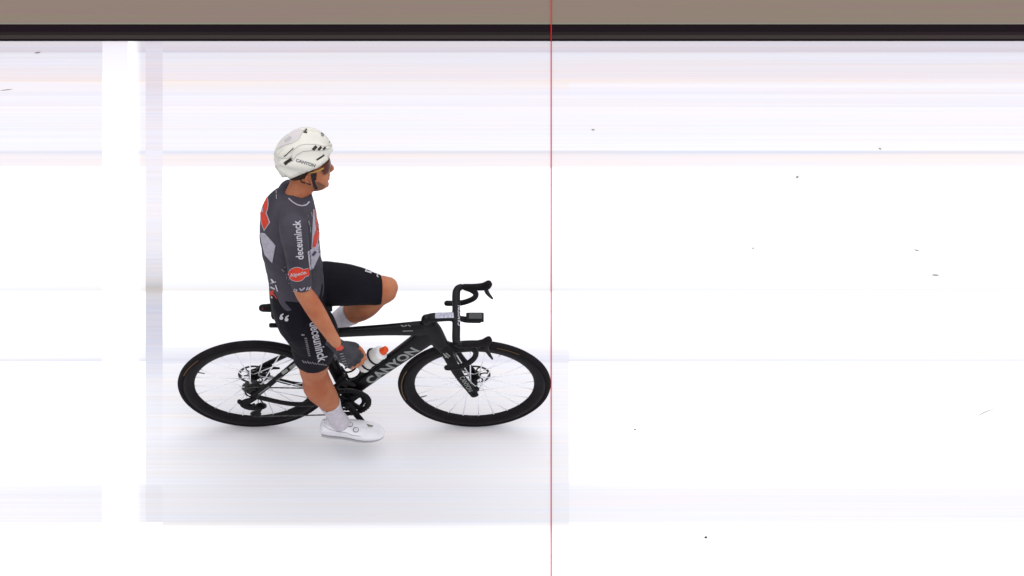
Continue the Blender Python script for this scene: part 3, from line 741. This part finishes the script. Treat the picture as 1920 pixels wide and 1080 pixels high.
# shorts
bm = bmesh.new()
torso(bm, -.10, .10, .004)
addlimb(bm, NL, 0, 2.34, .006, False); addlimb(bm, FL, 0, 3.55, .006, False)
limb(bm, [tor(.0, 555), NL[0][0], NL[1][0]], [.10, .117, .115]); limb(bm, [tor(.0, 555), FL[0][0], FL[1][0]], [.10, .103, .10])
me = remesh(bm, .0055, 6)
folds(me, lambda c: noise.noise(V((c.x * 16, c.y * 12, c.z * 16))) * .0028 + noise.noise(V((c.x * 60, c.y * 20, c.z * 50))) * .0008)
shorts = pp('shorts', me, M['shorts'])
# socks
bm = bmesh.new(); addlimb(bm, NL, 7.35, 9, .004, False); limb(bm, [An, An + V((.018, 0, -.05))], [.042, .045]); sk1 = pp('sock', remesh(bm, .004, 3), M['sock'])
bm = bmesh.new(); addlimb(bm, FL, 6.75, 9, .005, False); limb(bm, [Af, ft], [.04, .04]); sk2 = pp('sock', remesh(bm, .004, 3), M['sock'])
# shoes
def shoe(O, fx, up, side):
    """O = heel bottom; fx forward; length .29"""
    Ls = .292; bm = bmesh.new()
    spec = [(.0, .020, .018, .045), (.01, .031, .006, .074), (.035, .036, .002, .088), (.07, .037, .0, .092), (.10, .038, .0, .086), (.135, .042, .0, .074), (.17, .048, .0, .062), (.20, .050, .002, .053), (.235, .047, .004, .046), (.265, .038, .008, .038), (.285, .022, .012, .029), (.292, .008, .016, .024)]
    rings(bm, [(O + fx * x + up * (lo + hi) / 2, side * wd, up * (hi - lo) / 2) for x, wd, lo, hi in spec], 24, ex=2.5)
    up_ = remesh(bm, .004, 2)
    bs = bmesh.new()
    rings(bs, [(O + fx * x + up * (lo - .001), side * (wd * .96), up * .006) for x, wd, lo, hi in spec[1:-1]], 16, ex=3)
    box(bs, O + fx * .185 + up * -.010, .06, .05, .014, X=fx, Y=side, Z=up, bev=.3)
    return up_, bs
# near foot: from heel (599,795) to toe (722,803)
fo = V((1, -.02, -.075)).normalized(); upn = V((.075, -.03, 1)).normalized(); sdn = upn.cross(fo).normalized(); upn = fo.cross(sdn).normalized()
HEEL = V((PX(599), -.128, .148))
um, bs = shoe(HEEL, fo, upn, sdn)
sh1 = pp('shoe', um, M['shoe']); pp('sole', bs, M['sole'], sh1)
fo2 = V((.62, 0, -.78)).normalized(); up2 = V((.78, 0, .62)); hl2 = PEDF - fo2 * .185 + up2 * .016
um, bs = shoe(hl2, fo2, up2, V((0, 1, 0)))
sh2 = pp('shoe', um, M['shoe']); pp('sole', bs, M['sole'], sh2)
# gloves
for (Wp, d, n_, sc, sd_, cu) in ((Wn, HD, HN, 1.06, HSIDE, 50), (Wf, HDf, HNf, 1.0, HSf, 30)):
    g = bmesh.new(); hand(None, Wp, d, n_, sc, sd_, cu, gl=g); go = pp('glove', remesh(g, .0035, 2), M['glove'])
    if Wp is Wn: glove = go
# helmet ---------------------------------------------------------------
HC = h(-.002, .072)
ra, rw, ru = .128, .103, .124
bm = bmesh.new(); bmesh.ops.create_uvsphere(bm, u_segments=72, v_segments=44, radius=1)
def brim(f): # lowest height kept, in head units above the ear point
    x = f / ra
    return .044 + (.25 * f if f > 0 else .44 * f)
kill = []
for v in bm.verts:
    x, y, z = v.co
    sharp = 1 + .05 * max(0, -x) * (1 - abs(y))            # drawn-out tail
    f, w_, u = x * ra * sharp, y * rw * (1 - .10 * max(0, x) ** 2), z * ru
    if z > 0: u *= 1 + .04 * math.cos(x * 1.5)
    # raised ribs along the shell
    side_ang = math.atan2(z, abs(y) + 1e-5)
    rib = .0055 * math.cos(side_ang * 9 + x * 1.6)
    k = 1 + rib / .11
    v.co = HC + Fd * f * k + Wd * w_ * k + Ud * u * k
    if (v.co - HO).dot(Ud) < brim((v.co - HO).dot(Fd) + .014): kill.append(v)
bmesh.ops.delete(bm, geom=kill, context='VERTS')
for v in bm.verts:
    if v.is_boundary:
        f = (v.co - HO).dot(Fd) + .014; u = (v.co - HO).dot(Ud); v.co += Ud * (brim(f) - u)
me = bpy.data.meshes.new('h'); bm.to_mesh(me); bm.free()
ho = bpy.data.objects.new('h', me); COL.objects.link(ho)
sm = ho.modifiers.new('s', 'SOLIDIFY'); sm.thickness = .016; sm.offset = -1
TH_ = BVHTree.FromPolygons([v.co.copy() for v in me.vertices], [tuple(p.vertices) for p in me.polygons])
cut = bmesh.new()
def hitp(px, py):
    o = P(px, py, 0); r_ = TH_.ray_cast(o - VIEW * 4, VIEW, 30); return r_[0], r_[1]
for a, b, r in (((533, 294), (550, 278), .0028), ((594, 300), (608, 291), .0042), ((533, 308), (546, 298), .0085), ((571, 246), (574, 243), .0065)):
    pa, na = hitp(*a); pb, nb = hitp(*b)
    if pa is None or pb is None: continue
    limb(cut, [pa, pb], [(r, .012), (r, .012)] if False else [r, r], n=12, k=1)
cm = bpy.data.meshes.new('c'); bmesh.ops.recalc_face_normals(cut, faces=cut.faces); cut.to_mesh(cm); cut.free(); co = bpy.data.objects.new('c', cm); COL.objects.link(co)
bo = ho.modifiers.new('b', 'BOOLEAN'); bo.operation = 'DIFFERENCE'; bo.object = co; bo.solver = 'EXACT'; bo.use_self = True
dg = bpy.context.evaluated_depsgraph_get(); hm = bpy.data.meshes.new_from_object(ho.evaluated_get(dg))
bpy.data.objects.remove(ho); bpy.data.objects.remove(co)
helmet = pp('helmet', hm, M['helmet'])
bm = bmesh.new(); ellipsoid(bm, HC - Ud * .004, Fd * (ra - .017), Wd * (rw - .017), Ud * (ru - .018), 32, 20)
bmesh.ops.delete(bm, geom=[v for v in bm.verts if (v.co - HO).dot(Ud) < brim((v.co - HO).dot(Fd) + .014) + .012], context='VERTS')
pp('liner', bm, M['liner'], helmet)
# vents: dark patches with the shade of openings painted in; grooves and lettering on the shell
THm = tree(helmet)
for a, b, r in (((586.5, 281.5), (593.5, 274), 6), ((596.5, 281.5), (602.5, 275), 5), ((605.5, 280.5), (610.5, 276), 4.2), ((533, 294), (550, 278), 1.8), ((594, 300), (608, 291), 3.2), ((533, 307.5), (547, 298.5), 7)):
    polyline('vent', [a, b], r, THm, M['slot'], helmet, .0007)
patch('vent', [(568, 249), (575, 240), (576, 250)], THm, M['slot'], helmet, .0008)
patch('shell_panel', [(521, 270), (533, 256), (548, 245), (560, 240.5), (568, 244), (562, 257), (548, 266), (524, 278)], THm, M['helmet2'], helmet, .0006)
patch('air_vent_cover', [(533, 262), (543, 255.5), (547, 256.5), (545, 262), (534, 267)], THm, mat('cover_grey', (.42, .41, .42), .6), helmet, .0014)
polyline('groove', [(519, 280), (532, 273), (548, 268.5), (560, 261), (564, 253), (569, 244)], .9, THm, M['hgroove'], helmet, .0011)
polyline('groove', [(545, 288), (552, 280), (562, 272.5), (575, 270.5), (592, 271), (608, 274.5), (618, 273.5), (623, 269)], 1.0, THm, M['hgroove'], helmet, .0011)
polyline('groove', [(548, 303), (556, 291), (568, 284), (584, 282.5), (606, 282.5), (620, 277.5)], 1.2, THm, M['hgroove'], helmet, .0011)
polyline('groove', [(521, 295), (532, 297), (542, 296), (549, 290)], .9, THm, M['hgroove'], helmet, .0011)
patch('helmet_mark', ell(604.5, 252, 2.8, 4.4, -20), THm, M['grey'], helmet, .001)
polyline('helmet_mark', [(618, 259), (617.5, 268)], 1.7, THm, M['grey'], helmet, .001)
lettering('CANYON', P(573, 305.5, 0), scrdir(1, .30), scrdir(.30, -1), 38 / S, 6.3 / S, THm, VIEW, M['grey'], helmet, .001, bold=.05)
# straps
TBd = tree(bodyo)
polyline('strap', [(585, 314), (585, 326), (587, 338), (590, 348), (594, 354)], 5.5, TBd, M['strap'], helmet, .002)
polyline('strap', [(556, 325), (566, 341), (583, 346)], 2.2, TBd, M['strap'], helmet, .002)
patch('stubble', [(592, 340), (600, 343), (611, 348), (606, 353), (598, 357), (590, 358), (586, 350)], TBd, mat('stubble_skin', (.19, .085, .05), .8), bodyo, .0008)
# hair: close crop showing under the helmet
bm = bmesh.new(); ellipsoid(bm, h(-.010, .035), Fd * .092, Wd * .0765, Ud * .088, 32, 24)
kl = [v for v in bm.verts if (v.co - HO).dot(Fd) > .008 + (v.co - HO).dot(Ud) * 1.0 or (v.co - HO).dot(Ud) < -.048]
bmesh.ops.delete(bm, geom=kl, context='VERTS'); pp('hair', bm, M['hair'])
bm = bmesh.new(); limb(bm, [h(.022, .012, -.071), h(.020, -.018, -.070)], [(.004, .009), (.003, .006)]); pp('sideburn', bm, M['hair'])
# sunglasses
bm = bmesh.new(); prev = None; L_ = []
for i in range(17):
    a = R(-78 + 156 * i / 16); f = .050 + .060 * math.cos(a) ; w_ = math.sin(a) * .070
    hi_ = .046 ; lo_ = -.012 + .014 * (abs(i - 8) < 2)
    L_.append((bm.verts.new(h(f, hi_, w_)), bm.verts.new(h(f + .004, (hi_ + lo_) / 2, w_ * 1.02)), bm.verts.new(h(f - .004, lo_ + abs(math.sin(a)) ** 3 * .012, w_))))
for i in range(16):
    for j in (0, 1): bm.faces.new((L_[i][j], L_[i + 1][j], L_[i + 1][j + 1], L_[i][j + 1]))
sg = pp('sunglasses', bm, M['lens'])
for s in (-1, 1):
    bm = bmesh.new(); limb(bm, [h(.064, .030, s * .069), h(.03, .026, s * .0775), h(-.004, .024, s * .0785)], [(.0015, .005), (.0015, .0035), (.0015, .003)], ref=Wd, n=8); pp('temple', bm, M['glassarm'], sg)

# ---------------- prints on jersey / shorts / glove / shoe
TJ = tree(jersey)
lettering('deceuninck', P(559, 450, 0), scrdir(-.09, -1), scrdir(-1, .09), 73 / S, 14.5 / S, TJ, VIEW, M['white'], jersey, bold=.022)
patch('logo_outline', ell(557, 514, 16.5, 14), TJ, M['pale'], jersey, .0018); patch('logo_outline', [(566, 505), (577.6, 502), (578.6, 517.5), (566, 521)], TJ, M['pale'], jersey, .0016)
patch('logo_field', ell(557, 514, 15.2, 12.8), TJ, M['red'], jersey, .0028); patch('logo_field', [(565, 506), (578, 502.8), (579.8, 516), (566, 519.5)], TJ, M['red'], jersey, .0026)
patch('logo_field', [(541.5, 509), (547, 507), (547, 520), (542.5, 519)], TJ, M['red'], jersey, .0026)
lettering('Alpecin', P(559, 514, 0), scrdir(1, -.22), scrdir(-.22, -1), 29 / S, 9.5 / S, TJ, VIEW, M['white'], jersey, .0036, bold=.012)
patch('back_panel', [(488, 436), (497, 437), (508, 449), (517, 460), (513, 468), (511, 493), (497, 478), (491, 455)], TJ, M['pale'], jersey)
patch('back_logo_outline', ell(495.5, 384, 8.5, 20, 4), TJ, M['pale'], jersey, .0018); patch('back_logo', ell(496.5, 384, 6, 17.5, 4), TJ, M['red'], jersey, .0028)
polyline('back_lettering', [(492, 371), (493, 398)], 2.6, TJ, M['pale'], jersey, .0036)
patch('back_logo_outline', [(486, 393), (498, 393), (507, 417), (495.5, 434), (489, 415)], TJ, M['pale'], jersey, .0018); patch('back_logo', [(488, 395), (497, 395), (505, 417), (496, 431), (491, 417)], TJ, M['red'], jersey, .0028)
patch('front_panel', [(576, 472), (598, 455), (601, 473), (587, 503), (580, 507)], TJ, M['pale'], jersey)
polyline('front_lettering', [(585, 479), (591, 471)], 5, TJ, M['darkprint'], jersey, .0032)
patch('front_stripe_outline', [(587, 392), (593, 394), (600, 435), (593, 465), (583.5, 465), (587, 441), (591.5, 430)], TJ, M['pale'], jersey, .0014)
patch('front_stripe', [(588.5, 393), (596, 397), (599, 435), (591, 463), (585, 463), (588, 442), (592.3, 430)], TJ, M['red'], jersey, .0026)
strokes('sleeve_print', [((550, 546), (554, 541), 2.2), ((555, 546.5), (557, 542), 2.2), ((562, 540), (565, 544.5), 2.2), ((565, 544.5), (571, 539), 2.2), ((574, 544), (577, 538), 2.2), ((578, 543), (582, 537), 2.2)], TJ, M['pale'], jersey)
strokes('sleeve_print', [((528, 504), (533, 509), 1.4), ((532, 501), (536, 500), 1.4), ((535, 515), (540, 512), 1.4), ((537, 523), (538, 517), 1.4), ((541, 531), (545, 530), 1.6), ((540, 525), (544, 521), 1.3)], TJ, M['grey'], jersey)
strokes('chest_mark', [((575, 401), (577, 407), 2), ((583, 398), (585, 406), 2), ((578, 414), (580, 422), 2.2), ((581, 425), (582, 436), 1.5)], TJ, M['grey'], jersey)
strokes('shoulder_print', [((518.5, 341), (518, 346), 1.6), ((518.2, 348), (518.2, 355), 1.4), ((518.2, 357), (518.5, 363), 1.4), ((518.8, 365), (519, 373), 1.4)], TJ, M['pale'], jersey)
polyline('collar', [(541, 372), (549, 379.5), (557, 384.5), (566, 386.5), (574, 384), (580, 378)], 2.2, TJ, M['pale'], jersey, .002)
strokes('pocket_print', [((509, 523), (514, 530), 3.2), ((507, 531), (518, 528), 2), ((508, 538), (516, 542), 3), ((517, 534), (521, 546), 2), ((509, 556), (515, 561), 3)], TJ, M['white'], jersey)
strokes('pocket_print', [((508, 546), (519, 560), 4.2), ((507, 553), (514, 544), 3)], TJ, M['red'], jersey, .003)
TS = tree(shorts)
def quote(cx, cy):
    patch('shorts_logo', ell(cx, cy + 3, 3.6, 3.3, -10, 12), TS, M['white'], shorts, .002); patch('shorts_logo', [(cx - 3.3, cy + 3), (cx - 1.5, cy - 3), (cx + 4, cy - 6), (cx + 4.3, cy - 4), (cx + 1.0, cy - 1), (cx + 1.6, cy + 2)], TS, M['white'], shorts, .0024)
quote(528, 593); quote(537.5, 596)
lettering('deceuninck', P(597, 640, 0), scrdir(.24, 1), scrdir(1, -.24), 76 / S, 19 / S, TS, VIEW, M['white'], shorts, bold=.02)
strokes('shorts_print', [((565, 627), (571, 628), 3)] + [((570.5 + i * .85, 634 + i * 3.6), (575.5 + i * .75, 633.5 + i * 3.6), 1.9) for i in range(10)], TS, M['grey'], shorts)
strokes('hem_stripe', [((567 + i * 4.6, 674.5 + (i % 2) + i * .8), (571 + i * 4.6, 680 + i * .55), 1.7) for i in range(10)], TS, M['grey'], shorts)
strokes('thigh_print', [((684, 502), (694, 506), 3.5), ((688, 501), (685, 510), 2.4), ((692, 503), (696, 511), 2.4), ((687, 509), (696, 512), 2.6)], TS, M['white'], shorts)
strokes('thigh_print', [((710, 513), (706, 517), 2), ((706, 517), (709, 520), 2)], TS, M['white'], shorts)
TG = tree(glove)
patch('cuff_label', [(630, 652), (641, 647), (645, 652), (640, 657), (631, 657)], TG, mat('cuff_red', (.42, .06, .045), .6), glove)
strokes('glove_print', [((637 + i * 1.6, 664 + i * 4.6), (644 + i * 1.6, 662.5 + i * 4.6), 1.7) for i in range(7)], TG, M['grey'], glove)
TSH = tree(sh1)
for x, y in ((656, 796), (667, 806)):
    patch('dial_ring', ell(x, y, 5.6, 5), TSH, M['shoeline'], sh1, .0016, .004); patch('dial', ell(x, y, 3.8, 3.3), TSH, M['shoe'], sh1, .0034, .004)
    patch('dial_centre', ell(x, y, .9, .9), TSH, M['shoeline'], sh1, .0045, .003)
patch('toe_vent', [(687, 795), (700, 798), (698, 801), (690, 800)], TSH, mat('vent_olive', (.22, .20, .17), .7), sh1, .0012)
strokes('perforation', [((681 + i * 3, 801.5 + (i % 3)), (682 + i * 3, 801.7 + (i % 3)), .9) for i in range(6)] + [((608 + i * 3.6, 792.5 + i * 2.4), (609.2 + i * 3.6, 793 + i * 2.4), .9) for i in range(9)], TSH, M['shoeline'], sh1, .0012)
polyline('shoe_seam', [(606, 797), (616, 804), (632, 809), (648, 811), (660, 816), (676, 818)], .7, TSH, M['shoeline'], sh1, .001)
TSK = tree(sk1)
strokes('sock_print', [((608, 769), (618, 770), 3), ((613, 766), (621, 765), 2), ((617, 771), (611, 772.5), 1.6)], TSK, mat('sock_logo', (.07, .065, .08), .7), sk1, .0015)

# ------------------------------------------------------------------ specks on the road
def chip(px, py, L, wd, ang, m, label, thick=.003, bend=0, name='pebble', cat='pebble', group='dark specks on the white road'):
    o0 = V((PX(px), PY(py), .0)); d = scrdir(math.cos(R(ang)), math.sin(R(ang))); d = V((d.x, d.y / max(.3, SE), 0)).normalized(); sdv = V((-d.y, d.x, 0))
    bm = bmesh.new(); k = 8
    pts = [o0 + d * L * (i / k - .5) + sdv * (bend * math.sin(math.pi * i / k)) + V((0, 0, thick * .5 + .0005)) for i in range(k + 1)]
    rr = [(max(.12, math.sin(math.pi * (i + .3) / (k + .6))) * wd * random.uniform(.85, 1.1)) for i in range(k + 1)]
    rings(bm, [(p, sdv * r, V((0, 0, thick * .5 * max(.3, r / wd)))) for p, r in zip(pts, rr)], 10)
    o = link(name, bm, m); tag(o, label, cat, group); return o
D, G, ST = M['debris'], M['debrisg'], M['stem']
chip(1112, 243.5, .014, .0032, 5, D, 'tiny dark speck on the white road just right of the red line near the top')
chip(1650, 279, .014, .003, 30, D, 'small dark speck touching the thin blue-grey streak at upper right')
chip(1495, 332, .019, .006, -55, G, 'grey oval crumb standing steeply tilted, largest speck of the upper right')
chip(1412, 465.5, .010, .003, 0, D, 'tiny round dark speck midway up the right half')
chip(1719, 469.5, .026, .0028, 20, G, 'pale grey sliver tilted down to the right, above the dark dash', name='grit_sliver', cat='grit')
chip(1754, 516, .032, .0028, 3, D, 'dark flat dash lying level at the right of the road', name='grit_sliver', cat='grit')
chip(1190.5, 805.5, .012, .003, 3, D, 'small dark speck level with the wheel bottoms, right of the grey panel')
chip(1323.5, 1008, .014, .0048, 0, M['rubber'], 'blackest pebble, at the bottom of the road below the grey streak', thick=.006)
chip(1848, 774, .092, .0026, -28, ST, 'long thin pale stem lying slanted at the lower right', bend=.004, thick=.002, name='dry_stem', cat='dry stem', group='thin slivers on the road')
chip(70.5, 98.8, .028, .0028, -10, D, 'dark splinter on the thin streak close to the black kerb at upper left', name='grit_sliver', cat='grit')
chip(12, 168.5, .055, .0016, -8, D, 'hair-thin dark stem cut off by the left edge', name='dry_stem', cat='dry stem', group='thin slivers on the road', thick=.0015)
